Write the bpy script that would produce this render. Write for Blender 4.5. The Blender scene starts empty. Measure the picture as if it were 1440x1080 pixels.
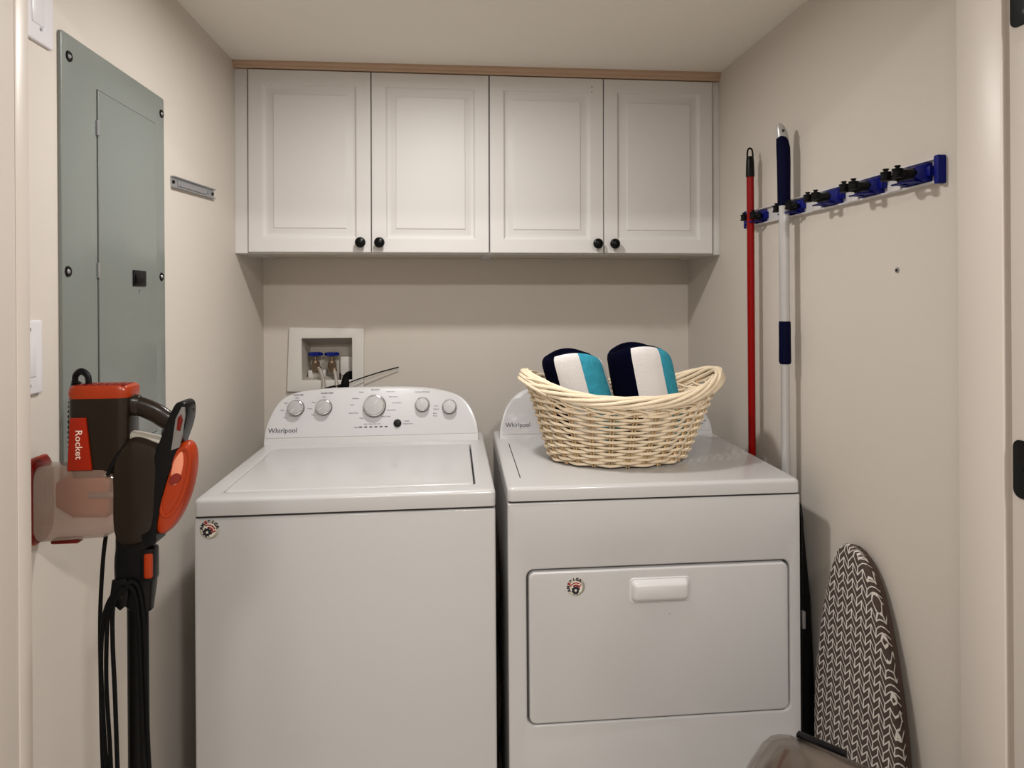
import bpy, bmesh, math, random
from mathutils import Vector, Matrix, noise
PI = math.pi
rnd = random.Random(7)
S = bpy.context.scene
COL = S.collection

# ------------------------------------------------------------------ camera, world, lights, exposure
cam = bpy.data.objects.new('camera', bpy.data.cameras.new('camera'))
COL.objects.link(cam)
cam.data.sensor_width = 36.0
cam.data.lens = 907.96 / 1440 * 36
cam.data.shift_y = -(540 - 417.9) / 1440
cam.data.clip_start = 0.02
cam.matrix_world = (Matrix.Translation((0, 0, 1.38)) @ Matrix.Rotation(-0.0913, 4, 'Z')
                    @ Matrix.Rotation(PI / 2, 4, 'X') @ Matrix.Rotation(-0.0068, 4, 'Z'))
S.camera = cam

w = bpy.data.worlds.new('world'); S.world = w; w.use_nodes = True
w.node_tree.nodes['Background'].inputs[0].default_value = (0.9, 0.85, 0.78, 1)
w.node_tree.nodes['Background'].inputs[1].default_value = 0.3


def area(name, loc, r, power, col, spread=PI):
    d = bpy.data.lights.new(name, 'AREA'); d.shape = 'DISK'; d.size = 2 * r
    d.energy = power; d.color = col; d.spread = spread
    o = bpy.data.objects.new(name, d); COL.objects.link(o); o.location = loc
    return o


area('closet_lamp', (-.05, 1.51, 2.128), .055, 8.0, (1.0, .975, .938))
area('hall_lamp', (-.45, -.55, 2.42), .22, 12, (1.0, .97, .93))
area('hall_lamp', (.55, -.55, 2.42), .10, 25, (1.0, .97, .93))

S.view_settings.view_transform = 'Standard'
S.view_settings.look = 'None'
S.view_settings.exposure = 0.52
S.view_settings.gamma = 1.0
S.view_settings.use_curve_mapping = False


# ------------------------------------------------------------------ materials
def srgb(r, g, b):
    f = lambda c: (c / 255 / 12.92) if c / 255 <= .04045 else ((c / 255 + .055) / 1.055) ** 2.4
    return (f(r), f(g), f(b), 1)


def mat(name, col, rough=.5, metal=0, bump=0, bscale=200, coat=0, trans=0, alpha=1, emit=0, vary=0, spec=.5, vscale=6, stretch=None):
    m = bpy.data.materials.new(name); m.use_nodes = True
    nt = m.node_tree; b = nt.nodes['Principled BSDF']
    c = col if len(col) == 4 else (*col, 1)
    b.inputs['Base Color'].default_value = c
    b.inputs['Roughness'].default_value = rough
    b.inputs['Metallic'].default_value = metal
    b.inputs['Coat Weight'].default_value = coat
    b.inputs['Coat Roughness'].default_value = .08
    b.inputs['Transmission Weight'].default_value = trans
    b.inputs['Specular IOR Level'].default_value = spec
    b.inputs['Alpha'].default_value = alpha
    if emit:
        b.inputs['Emission Color'].default_value = c; b.inputs['Emission Strength'].default_value = emit
    tc = nt.nodes.new('ShaderNodeTexCoord')
    src = tc.outputs['Object']
    if stretch:
        mp = nt.nodes.new('ShaderNodeMapping'); mp.inputs['Scale'].default_value = stretch
        nt.links.new(src, mp.inputs['Vector']); src = mp.outputs['Vector']
    if bump:
        n = nt.nodes.new('ShaderNodeTexNoise'); n.inputs['Scale'].default_value = bscale
        n.inputs['Detail'].default_value = 3
        bp = nt.nodes.new('ShaderNodeBump'); bp.inputs['Strength'].default_value = bump
        bp.inputs['Distance'].default_value = .002
        nt.links.new(src, n.inputs['Vector']); nt.links.new(n.outputs['Fac'], bp.inputs['Height'])
        nt.links.new(bp.outputs['Normal'], b.inputs['Normal'])
    if vary:
        n = nt.nodes.new('ShaderNodeTexNoise'); n.inputs['Scale'].default_value = vscale
        n.inputs['Detail'].default_value = 4
        mx = nt.nodes.new('ShaderNodeMix'); mx.data_type = 'RGBA'
        mx.inputs['A'].default_value = tuple(x * (1 - vary) for x in c[:3]) + (1,)
        mx.inputs['B'].default_value = tuple(min(1, x * (1 + vary)) for x in c[:3]) + (1,)
        nt.links.new(src, n.inputs['Vector']); nt.links.new(n.outputs['Fac'], mx.inputs['Factor'])
        nt.links.new(mx.outputs['Result'], b.inputs['Base Color'])
    return m


M = {}
M['wall'] = mat('wall_paint', (.60, .55, .495), .75, bump=.12, bscale=260, vary=.015)
M['ceil'] = mat('ceiling_paint', (.78, .74, .68), .85, bump=.15, bscale=220, vary=.015)
M['jamb'] = mat('jamb_paint', (.58, .525, .475), .4, bump=.05, bscale=30)
M['cab'] = mat('cabinet_white', (.625, .605, .59), .5, spec=.3, bump=.02, bscale=40)
M['cabin'] = mat('cabinet_side', (.60, .54, .46), .5)
M['wood'] = mat('molding_wood', srgb(176, 148, 124), .6, vary=.12, vscale=9, stretch=(1, 6, 30))
M['white'] = mat('appliance_enamel', (.525, .518, .520), .27, bump=.03, bscale=700, coat=.2)
M['white2'] = mat('white_plastic', (.62, .61, .61), .3)
M['face'] = mat('console_face', (.52, .515, .53), .25, coat=.3)
M['seam'] = mat('dark_seam', (.03, .025, .025), .7)
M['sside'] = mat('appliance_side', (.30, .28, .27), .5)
M['blackp'] = mat('black_plastic', (.003, .003, .0035), .35, spec=.18)
M['blackr'] = mat('black_rubber', (.0025, .0025, .0025), .6, spec=.12, bump=.2, bscale=300)
M['blackm'] = mat('black_metal', (.003, .003, .003), .3, spec=.15)
M['chrome'] = mat('chrome', (.78, .78, .78), .12, metal=1)
M['knobface'] = mat('knob_face', (.36, .36, .36), .42, metal=.35, bump=.06, bscale=60)
M['gray'] = mat('gray_panel_paint', srgb(121, 127, 123), .3, bump=.08, bscale=150, coat=.2)
M['steel'] = mat('galvanized_steel', (.40, .41, .43), .35, metal=.8, bump=.1, bscale=90)
M['switch'] = mat('switch_plastic', (.68, .66, .69), .3)
M['red'] = mat('red_pole', srgb(128, 0, 0), .35, spec=.15, coat=.05)
M['alu'] = mat('white_aluminium', (.50, .49, .49), .3, metal=.3)
M['alur'] = mat('rail_aluminium', (.70, .68, .68), .35, metal=.25)
M['navyg'] = mat('navy_grip', srgb(1, 3, 34), .7, spec=.08, bump=.25, bscale=250)
M['blue'] = mat('blue_plastic', srgb(3, 14, 105), .45, spec=.2)
M['grayp'] = mat('pale_grey_plastic', (.36, .33, .28), .4)
M['orange'] = mat('orange_plastic', srgb(154, 48, 8), .3, spec=.3, coat=.15)
M['redp'] = mat('dark_orange_plastic', srgb(105, 14, 5), .3, spec=.3, coat=.1)
M['brown'] = mat('charcoal_brown_plastic', srgb(30, 21, 12), .3, spec=.25, coat=.12)
M['clear'] = mat('clear_smoky_plastic', (.36, .235, .18), .06, trans=.35, alpha=.62, coat=.5)
M['silver'] = mat('silver_plastic', (.24, .235, .23), .3, metal=.4)
M['stain'] = mat('brushed_stainless', (.34, .30, .27), .13, metal=1, bump=.03, bscale=40)
M['cane'] = mat('pale_willow', srgb(234, 217, 190), .42, vary=.14, vscale=35, bump=.1, bscale=200)
M['cane2'] = mat('willow_stake', srgb(196, 168, 128), .5, vary=.18, vscale=30)
M['brass'] = mat('aged_brass', (.30, .22, .15), .4, metal=.8, vary=.3, vscale=60)
M['hose'] = mat('braided_hose', (.42, .38, .34), .4, metal=.4, bump=.5, bscale=900)
M['bluev'] = mat('blue_valve_handle', srgb(6, 28, 120), .4, spec=.3)
M['box'] = mat('outlet_box_plastic', (.52, .47, .41), .5, vary=.05)
M['boxtrim'] = mat('outlet_trim_paint', (.66, .63, .59), .45)
M['navy'] = mat('navy_terry', srgb(3, 4, 24), .95, spec=.05, bump=.9, bscale=420)
M['twhite'] = mat('white_terry', (.78, .75, .75), .95, bump=.9, bscale=420, vary=.03)
M['teal'] = mat('teal_terry', srgb(48, 152, 178), .95, bump=1, bscale=300, vary=.32, vscale=60)
M['ironback'] = mat('board_edge_fabric', srgb(72, 56, 48), .8)
M['floor'] = mat('floor_tile', (.60, .56, .52), .5, vary=.1, vscale=3)
M['stickerm'] = mat('sticker_silver', (.50, .48, .42), .3, metal=.5)
M['sred'] = mat('sticker_red', srgb(150, 22, 30), .4)
M['scream'] = mat('sticker_cream', (.75, .72, .62), .4)
M['sblack'] = mat('print_black', (.01, .01, .02), .4)
M['print'] = mat('print_grey', (.18, .18, .2), .5)
M['printw'] = mat('print_cream', (.85, .72, .62), .4)
M['lens'] = mat('lamp_lens', (1, .95, .88), .4, emit=3)
M['hosed'] = mat('dark_hose', (.05, .045, .04), .45)


# cover of the ironing board: printed arrows of white line on dark brown
def chevron():
    m = bpy.data.materials.new('chevron_cover'); m.use_nodes = True
    nt = m.node_tree; b = nt.nodes['Principled BSDF']; b.inputs['Roughness'].default_value = .85

    class E:
        def __init__(s, o): s.o = o
    def op(k, a, bb=None, c=None):
        n = nt.nodes.new('ShaderNodeMath'); n.operation = k
        for i, v in enumerate((a, bb, c)):
            if v is None: continue
            if isinstance(v, E): nt.links.new(v.o, n.inputs[i])
            else: n.inputs[i].default_value = v
        return E(n.outputs[0])
    tc = nt.nodes.new('ShaderNodeTexCoord'); sp = nt.nodes.new('ShaderNodeSeparateXYZ')
    nt.links.new(tc.outputs['UV'], sp.inputs[0])
    x, y = E(sp.outputs[0]), E(sp.outputs[1])
    P, Q, R_ = .0345, .0177, .0205
    u = op('FRACT', op('DIVIDE', x, P))
    tri = op('SUBTRACT', 1, op('ABSOLUTE', op('SUBTRACT', op('MULTIPLY', u, 2), 1)))
    tt = op('SUBTRACT', op('DIVIDE', y, Q), op('MULTIPLY', tri, R_ / Q))
    line = op('LESS_THAN', op('FRACT', tt), .21)
    odd = op('LESS_THAN', op('FRACT', op('MULTIPLY', tt, .5)), .5)
    low = op('LESS_THAN', tri, .10)
    high = op('GREATER_THAN', tri, .90)
    line = op('MAXIMUM', line, op('MULTIPLY', low, odd))
    line = op('MAXIMUM', line, op('MULTIPLY', high, op('SUBTRACT', 1, odd)))
    mx = nt.nodes.new('ShaderNodeMix'); mx.data_type = 'RGBA'
    mx.inputs['A'].default_value = srgb(70, 56, 50); mx.inputs['B'].default_value = (.66, .62, .58, 1)
    nt.links.new(line.o, mx.inputs['Factor']); nt.links.new(mx.outputs['Result'], b.inputs['Base Color'])
    return m


M['chev'] = chevron()


# ------------------------------------------------------------------ mesh helpers
def rrect(x0, x1, y0, y1, r, n=5):
    """rounded rectangle, CCW, 4*(n+1) points"""
    pts = []
    for cx, cy, a in ((x1 - r, y1 - r, 0), (x0 + r, y1 - r, 90), (x0 + r, y0 + r, 180), (x1 - r, y0 + r, 270)):
        for i in range(n + 1):
            t = math.radians(a + 90 * i / n)
            pts.append((cx + r * math.cos(t), cy + r * math.sin(t)))
    return pts


def spline(pts, n=6, closed=False):
    out = []; N = len(pts); P = [Vector(p) for p in pts]
    for i in range(N if closed else N - 1):
        g = lambda k: P[k % N] if closed else P[max(0, min(N - 1, k))]
        a, b, c, d = g(i - 1), g(i), g(i + 1), g(i + 2)
        for k in range(n):
            t = k / n
            out.append(.5 * ((2 * b) + (c - a) * t + (2 * a - 5 * b + 4 * c - d) * t * t + (3 * b - a - 3 * c + d) * t ** 3))
    if not closed: out.append(P[-1].copy())
    return out


class B:
    def __init__(s, T=None):
        s.bm = bmesh.new(); s.T = T or Matrix.Identity(4); s.mi = 0

    def v(s, p): return s.bm.verts.new(s.T @ Vector(p))

    def f(s, vs):
        try:
            fc = s.bm.faces.new(vs); fc.material_index = s.mi; return fc
        except ValueError:
            return None

    def box(s, x0, x1, y0, y1, z0, z1, bev=0, seg=2):
        vs = [s.v((x, y, z)) for x in (x0, x1) for y in (y0, y1) for z in (z0, z1)]
        fs = [s.f([vs[i] for i in q]) for q in ((0, 1, 3, 2), (4, 6, 7, 5), (0, 4, 5, 1), (2, 3, 7, 6), (0, 2, 6, 4), (1, 5, 7, 3))]
        if bev:
            ed = list({e for f in fs for e in f.edges})
            bmesh.ops.bevel(s.bm, geom=ed, offset=bev, segments=seg, profile=.5, affect='EDGES')
        return s

    def loops(s, rings, cap0=True, cap1=True, closed=True):
        """rings: list of equal-length lists of 3d points"""
        R = [[s.v(p) for p in r] for r in rings]
        n = len(R[0])
        for a, b in zip(R, R[1:]):
            for i in range(n if closed else n - 1):
                j = (i + 1) % n
                s.f([a[i], a[j], b[j], b[i]])
        if cap0: s.f(R[0][::-1])
        if cap1: s.f(R[-1])
        return R

    def slab(s, pts_fn, z0, z1, bev=0, seg=3):
        """pts_fn(inset)->2d pts ; extruded z0..z1 with rounded top edge"""
        rings = [[(x, y, z0) for x, y in pts_fn(0)]]
        if bev:
            for i in range(seg + 1):
                t = i / seg * PI / 2
                rings.append([(x, y, z1 - bev * (1 - math.sin(t))) for x, y in pts_fn(bev * (1 - math.cos(t)))])
        else:
            rings.append([(x, y, z1) for x, y in pts_fn(0)])
        s.loops(rings); return s

    def frame(s, outf, inf, z0, z1, bo=0, bi=0, seg=3, back=False):
        """outf(inset), inf(inset grows outwards) ; frame slab with opening"""
        rings = [[(x, y, z0) for x, y in outf(0)]]
        for i in range(seg + 1):
            t = i / seg * PI / 2
            rings.append([(x, y, z1 - bo * (1 - math.sin(t))) for x, y in outf(bo * (1 - math.cos(t)))])
        for i in range(seg + 1):
            t = (1 - i / seg) * PI / 2
            rings.append([(x, y, z1 - bi * (1 - math.sin(t))) for x, y in inf(bi * (1 - math.cos(t)))])
        rings.append([(x, y, z0) for x, y in inf(0)])
        if back: rings.append(rings[0])
        s.loops(rings, False, False); return s

    def tube(s, pts, r, n=8, closed=False, caps=True, flat=1.0):
        P = [Vector(p) for p in pts]; N = len(P)
        rr = r if isinstance(r, (list, tuple)) else [r] * N
        rings = []; up = None
        for i in range(N):
            a = P[(i - 1) % N] if (closed or i) else P[0]
            b = P[(i + 1) % N] if (closed or i < N - 1) else P[-1]
            t = (b - a)
            if t.length < 1e-9: t = Vector((0, 0, 1))
            t.normalize()
            if up is None:
                up = Vector((0, 0, 1)) if abs(t.z) < .9 else Vector((1, 0, 0))
            up = (up - t * up.dot(t))
            if up.length < 1e-6: up = t.orthogonal()
            up.normalize(); sd = t.cross(up)
            rings.append([P[i] + (up * math.cos(2 * PI * k / n) * flat + sd * math.sin(2 * PI * k / n)) * rr[i] for k in range(n)])
        if closed:
            rings.append(rings[0]); s.loops(rings, False, False)
        else:
            s.loops(rings, caps, caps)
        return s

    def lathe(s, prof, o=(0, 0, 0), ax=(0, 0, 1), n=24, caps=True):
        """prof: (radius, height) list along ax from o"""
        ax = Vector(ax).normalized(); u = ax.orthogonal().normalized(); w_ = ax.cross(u); o = Vector(o)
        rings = [[o + ax * h + (u * math.cos(2 * PI * k / n) + w_ * math.sin(2 * PI * k / n)) * max(r, 1e-5) for k in range(n)] for r, h in prof]
        s.loops(rings, caps, caps); return s

    def prism(s, pts, y0, y1, bev=0, axis='Y'):
        """pts in XZ extruded along Y (front y0, back y1) with a small chamfer at the front by scaling"""
        c = Vector((sum(p[0] for p in pts) / len(pts), sum(p[1] for p in pts) / len(pts)))
        def ins(d):
            out = []
            for p in pts:
                v_ = Vector(p[:2]) - c; L = v_.length or 1
                out.append(c + v_ * max(0, (L - d)) / L)
            return out
        rings = []
        if bev:
            rings.append([(p[0], y0, p[1]) for p in ins(bev)])
            rings.append([(p[0], y0 + bev * .35, p[1]) for p in ins(bev * .3)])
            rings.append([(p[0], y0 + bev, p[1]) for p in pts])
            rings.append([(p[0], y1 - bev, p[1]) for p in pts])
            rings.append([(p[0], y1, p[1]) for p in ins(bev)])
        else:
            rings = [[(p[0], y, p[1]) for p in pts] for y in (y0, y1)]
        s.loops(rings); return s

    def build(s, name, m, parent=None, smooth=True, ang=35, loc=None):
        me = bpy.data.meshes.new(name)
        bmesh.ops.recalc_face_normals(s.bm, faces=s.bm.faces)
        s.bm.to_mesh(me); s.bm.free()
        for mm in (m if isinstance(m, (list, tuple)) else [m]): me.materials.append(mm)
        if smooth and len(me.polygons):
            me.polygons.foreach_set('use_smooth', [True] * len(me.polygons))
            me.set_sharp_from_angle(angle=math.radians(ang))
        o = bpy.data.objects.new(name, me); COL.objects.link(o)
        if parent: o.parent = parent
        return o


def thing(name, label, cat, loc=(0, 0, 0), rz=0, group=None):
    o = bpy.data.objects.new(name, None); COL.objects.link(o); o.empty_display_size = .05
    o.location = loc; o.rotation_euler = (0, 0, rz)
    o['label'] = label; o['category'] = cat
    if group: o['group'] = group
    return o


def struct(name, b, m, parent=None, **k):
    o = b.build(name, m, parent, **k)
    if not parent: o['kind'] = 'structure'
    return o


def at_origin(root):
    """builder whose coordinates are world ones, for a thing whose Empty is at root.location without rotation"""
    return Matrix.Translation(-Vector(root.location))


def text(body, size, T, m, parent, name='lettering', depth=.0003, spacing=1.0, bold=0, sx=1.0):
    c = bpy.data.curves.new(name, 'FONT'); c.body = body; c.size = size; c.align_x = 'CENTER'; c.align_y = 'CENTER'
    c.extrude = depth; c.space_character = spacing; c.offset = bold; c.resolution_u = 2
    o = bpy.data.objects.new('tmp', c); COL.objects.link(o)
    dg = bpy.context.evaluated_depsgraph_get(); dg.update()
    me = bpy.data.meshes.new_from_object(o.evaluated_get(dg)); me.name = name
    bpy.data.objects.remove(o)
    me.transform(T @ Matrix.Diagonal((sx, 1, 1, 1)))
    me.materials.clear(); me.materials.append(m)
    r = bpy.data.objects.new(name, me); COL.objects.link(r)
    if parent: r.parent = parent
    return r


def basis(o, u, v):
    u = Vector(u).normalized(); v = Vector(v).normalized(); n = u.cross(v)
    return Matrix(((u.x, v.x, n.x, o[0]), (u.y, v.y, n.y, o[1]), (u.z, v.z, n.z, o[2]), (0, 0, 0, 1)))


# ------------------------------------------------------------------ the setting
XL, XR, YB, YF, ZCEIL = -.7195, .9477, 2.539, 1.0, 2.169
struct('floor', B().box(-1.8, 1.8, -1.6, 2.75, -.1, 0), M['floor'])
struct('wall_left', B().box(XL - .1, XL, YF, YB + .12, 0, ZCEIL), M['wall'])
struct('wall_right', B().box(XR, XR + .1, YF, YB + .12, 0, ZCEIL), M['wall'])
OX0, OX1, OZ0, OZ1 = -.580, -.383, 1.064, 1.231
bk = B(basis((0, YB, 0), (1, 0, 0), (0, 0, 1)))
bk.frame(lambda d: rrect(XL + d, XR - d, d, ZCEIL - d, .0005, 1), lambda d: rrect(OX0 - d, OX1 + d, OZ0 - d, OZ1 + d, .0005, 1), -.12, 0, 0, 0, 1, back=True)
struct('wall_back', bk, M['wall'], smooth=False)
struct('ceiling', B().box(XL - .1, XR + .1, YF - .12, YB + .12, ZCEIL, ZCEIL + .1), M['ceil'])
# front wall beside and above the opening
JL, JR = -.613, .835
struct('wall_front', B().box(-1.8, JL - .018, .885, YF, 0, 2.45).box(JR + .018, 1.8, .885, YF, 0, 2.45).box(JL - .018, JR + .018, .885, YF, 2.06, 2.45), M['wall'])
# jambs
struct('trim_1', B().box(JL - .018, JL, .9726, YF + .001, 0, 2.05, .002).box(JL - .018, JL - .0015, .80, .9726, 0, 2.05, .002), M['jamb'])
tr = B().box(JR, JR + .018, .9128, YF + .001, 0, 2.05, .002).box(JR + .010, JR + .018, .8985, .9128, 0, 2.05).box(JR, JR + .018, .80, .8985, 0, 2.05, .002)
struct('trim_2', tr, M['jamb'])
struct('trim_3', B().box(JL - .018, JR + .018, .80, YF + .001, 2.045, 2.062, .002), M['jamb'])
# hall behind the camera
struct('wall_hall_left', B().box(-1.9, -1.8, -1.6, .885, 0, 2.45), M['wall'])
struct('wall_hall_right', B().box(1.8, 1.9, -1.6, .885, 0, 2.45), M['wall'])
struct('wall_hall_back', B().box(-1.9, 1.9, -1.7, -1.6, 0, 2.45), M['wall'])
struct('ceiling_hall', B().box(-1.9, 1.9, -1.7, 1.0, 2.45, 2.5), M['ceil'])

# black hinges on the right jamb
for z0, z1, lab in ((1.0776, 1.1635, 'black door hinge with rounded corners on right jamb at waist height'),
                    (1.7745, 1.860, 'black door hinge on right jamb at top corner of picture')):
    t = thing('door_hinge', lab, 'hinge', (JR, .875, z0), group=None)
    b = B(basis((0, 0, 0), (0, 1, 0), (0, 0, 1)) @ Matrix.Diagonal((1, 1, -1, 1)))
    h = z1 - z0
    b.slab(lambda d: rrect(-.034 + d, .0195 - d, d, h - d, .012, 5), -.0002, .0022, .0006)
    b.build('hinge_leaf', M['blackm'], t)
    b = B()
    b.lathe([(.0055, 0), (.0055, h)], (-.0055, -.039, 0), (0, 0, 1), 12)
    b.build('hinge_knuckle', M['blackm'], t)
    for zz in (.018, .043, .068):
        b = B(); b.lathe([(.0042, 0), (.0036, .0008)], (-.0022, -.006 + (.012 if zz == .043 else 0), zz), (-1, 0, 0), 12)
        b.build('screw', M['blackp'], t)

# ------------------------------------------------------------------ wall cabinets
CABF = 2.214


def cab_door(parent, x0, x1, z0, z1, T, knob_x, knob_z, holes=None):
    """raised-panel door, front at local y=0, thickness .019"""
    R = lambda d, y: [(x0 + d, y, z0 + d), (x1 - d, y, z0 + d), (x1 - d, y, z1 - d), (x0 + d, y, z1 - d)]
    b = B(T)
    rings = [R(0, .019), R(0, .003), R(.0009, .0008), R(.003, 0), R(.046, 0), R(.0480, .0010), R(.0485, .0022), R(.052, .0062), R(.055, .0078), R(.060, .0082),
             R(.064, .0076), R(.074, .0044), R(.080, .0034), R(.0808, .0016), R(.0835, 0.0004), R(.090, 0.0002)]
    b.loops(rings)
    d = b.build('door', M['cab'], parent, ang=20)
    b = B(T)
    b.lathe([(.007, 0), (.005, .004), (.005, .011), (.011, .014), (.0165, .019), (.0178, .0245), (.0155, .030), (.009, .0335), (.0, .0345)],
            (knob_x, 0.0003, knob_z), (0, -1, 0), 24)
    b.build('knob', M['blackm'], d)
    if holes:
        for hx, hz in holes:
            b = B(T); b.lathe([(.0021, 0), (.0021, .0004)], (hx, .0001, hz), (0, -1, 0), 10); b.build('screw_hole', M['sblack'], d)
    return d


ZB, ZT = 1.5295, 2.1445
tilt = .0042
RC = lambda o: setattr(o, 'rotation_euler', (0, tilt, 0))
cabs = []
for nm, x0, x1, doors, lab in (
        ('wall_cabinet', -.6765, .1268, ((-.6755, -.2750, -.3070, None), (-.2718, .1245, -.2440, None)),
         'white raised-panel double-door wall cabinet on left, above washing machine'),
        ('wall_cabinet', .1268, .9200, ((.1285, .5248, .5005, ((.4845, 2.112), (.4845, 2.0955))), (.5276, .9185, .5600, None)),
         'white raised-panel double-door wall cabinet on right, above dryer and basket')):
    t = thing(nm, lab, 'cabinet', (x0, CABF, ZB + .0026 - tilt * (x0 + .72)))
    t.rotation_euler = (0, tilt, 0)
    T = Matrix.Translation((-x0, -CABF, -ZB))
    # carcass: sides, top, bottom, back
    for a, c_ in ((x0, x0 + .016), (x1 - .016, x1)):
        B(T).box(a, c_, CABF + .021, YB - .004, ZB, ZT, .0005, 1).build('side_panel', M['cab'], t)
    B(T).box(x0 + .016, x1 - .016, CABF + .021, YB - .004, ZB + .004, ZB + .020).build('bottom_panel', M['cabin'], t)
    B(T).box(x0 + .016, x1 - .016, CABF + .021, YB - .004, ZT - .016, ZT).build('top_panel', M['cabin'], t)
    B(T).box(x0 + .016, x1 - .016, YB - .010, YB - .004, ZB + .02, ZT - .016).build('back_panel', M['cabin'], t)
    B(T).box(x0 + .0162, x1 - .0162, CABF + .0215, CABF + .038, ZB, ZB + .038).build('face_rail', M['cab'], t)
    B(T).box(x0 + .0162, x1 - .0162, CABF + .0215, CABF + .038, ZT - .038, ZT).build('face_rail', M['cab'], t)
    xm = (doors[0][1] + doors[1][0]) / 2
    B(T).box(xm - .02, xm + .02, CABF + .0212, CABF + .037, ZB + .038, ZT - .038).build('centre_stile', M['cabin'], t)
    for a, c_, kx, ho in doors:
        cab_door(t, a, c_, ZB + .004, ZT - .002, T @ Matrix.Translation((0, CABF, 0)), kx, 1.5655, ho)
    cabs.append(t)
# filler strips and the wood moulding on top
zl = lambda x: .0026 - tilt * (x + .72)
struct('trim_4', B().box(XL, -.6775, CABF + .008, CABF + .026, ZB + zl(-.7), ZT + zl(-.7), .001, 1).box(XL, -.677, CABF + .026, YB, ZB + zl(-.7), ZT + zl(-.7)), M['cab'])
struct('trim_5', B().box(.9235, XR, CABF + .008, CABF + .026, ZB + zl(.93), ZT + zl(.93), .001, 1).box(.921, XR, CABF + .026, YB, ZB + zl(.93), ZT + zl(.93)), M['cab'])
b = B()
prof = [(-.004, .0), (-.008, .006), (-.008, .012), (-.014, .020), (-.014, .030), (.03, .030), (.03, .0)]
r0 = [(XL, CABF + y, ZT + zl(XL) + .0005 + z * (ZCEIL - ZT - zl(XL)) / .030) for y, z in prof]
r1 = [(XR, CABF + y, ZT + zl(XR) + .0005 + z * (ZCEIL - ZT - zl(XR)) / .030) for y, z in prof]
b.loops([r0, r1]); struct('trim_6', b, M['wood'])

# ceiling lamp fixtures (above the frame)
for nm, x, y, z, lab in (('ceiling_light', -.05, 1.51, ZCEIL, 'round flush ceiling light above washing machine'),
                         ('ceiling_light', -.45, -.55, 2.45, 'round ceiling light in hall, on the left behind the camera'),
                         ('ceiling_light', .55, -.55, 2.45, 'round ceiling light in hall, on the right behind the camera')):
    t = thing(nm, lab, 'ceiling light', (x, y, z))
    R_ = .085 if x != -.45 else .22
    B().lathe([(R_ + .02, 0), (R_ + .018, -.012), (R_, -.020), (R_, -.012), (R_ - .005, 0)], (0, 0, 0), (0, 0, 1), 40, False).build('trim_ring', M['white2'], t)
    B().lathe([(R_ - .001, -.010), (R_ - .001, -.014), (.0, -.016)], (0, 0, 0), (0, 0, 1), 40).build('lens', M['lens'], t)

# ------------------------------------------------------------------ washing machine
def face_text(T, items, parent):
    for body, u, v_, sz, m in items:
        text(body, sz, T @ Matrix.Translation((u, v_, .0024)), m, parent)


def console(t, out, y0, z0, yb, face_fn_lo):
    """out: (u, v) outline in the face plane. returns face matrix"""
    T = basis((0, y0, z0), (1, 0, 0), (0, .28, .96))
    P2 = [(p.x, p.y) for p in spline([Vector((a, c_, 0)) for a, c_ in out], 4)]
    cx = sum(p[0] for p in P2) / len(P2); cy = sum(p[1] for p in P2) / len(P2)
    def ins(d, lo):
        r = []
        n = len(P2)
        for i, p in enumerate(P2):
            a = Vector(P2[max(0, i - 1)]); c_ = Vector(P2[min(n - 1, i + 1)]); tg = (c_ - a).normalized()
            nrm = Vector((tg.y, -tg.x))
            q = Vector(p) + nrm * d
            r.append((min(max(q.x, out[0][0] + d), out[-1][0] - d), max(q.y, lo)))
        return r
    b = B()
    def world(p, n_): return T @ Vector((p[0], p[1], n_))
    rings = []
    back = []
    for p in P2:
        q = world(p, 0); back.append(Vector((q.x + (cx - q.x) * .02, yb, max(z0, q.z - .012))))
    rings.append(back)
    rings.append([world(p, -.012) for p in P2])
    rings.append([world(p, -.003) for p in P2])
    rings.append([world(p, 0) for p in ins(.002, out[0][1])])
    rings.append([world(p, .0005) for p in ins(.005, out[0][1])])
    b.loops(rings)
    b.build('console', M['white'], t)
    b = B(T)
    fo = [p for p in ins(.008, face_fn_lo)]
    fo = [p for p in fo]
    b.loops([[(p[0], p[1], .0004) for p in fo], [(p[0], p[1], .0018) for p in fo]])
    b.build('control_panel', M['face'], t)
    return T


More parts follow.
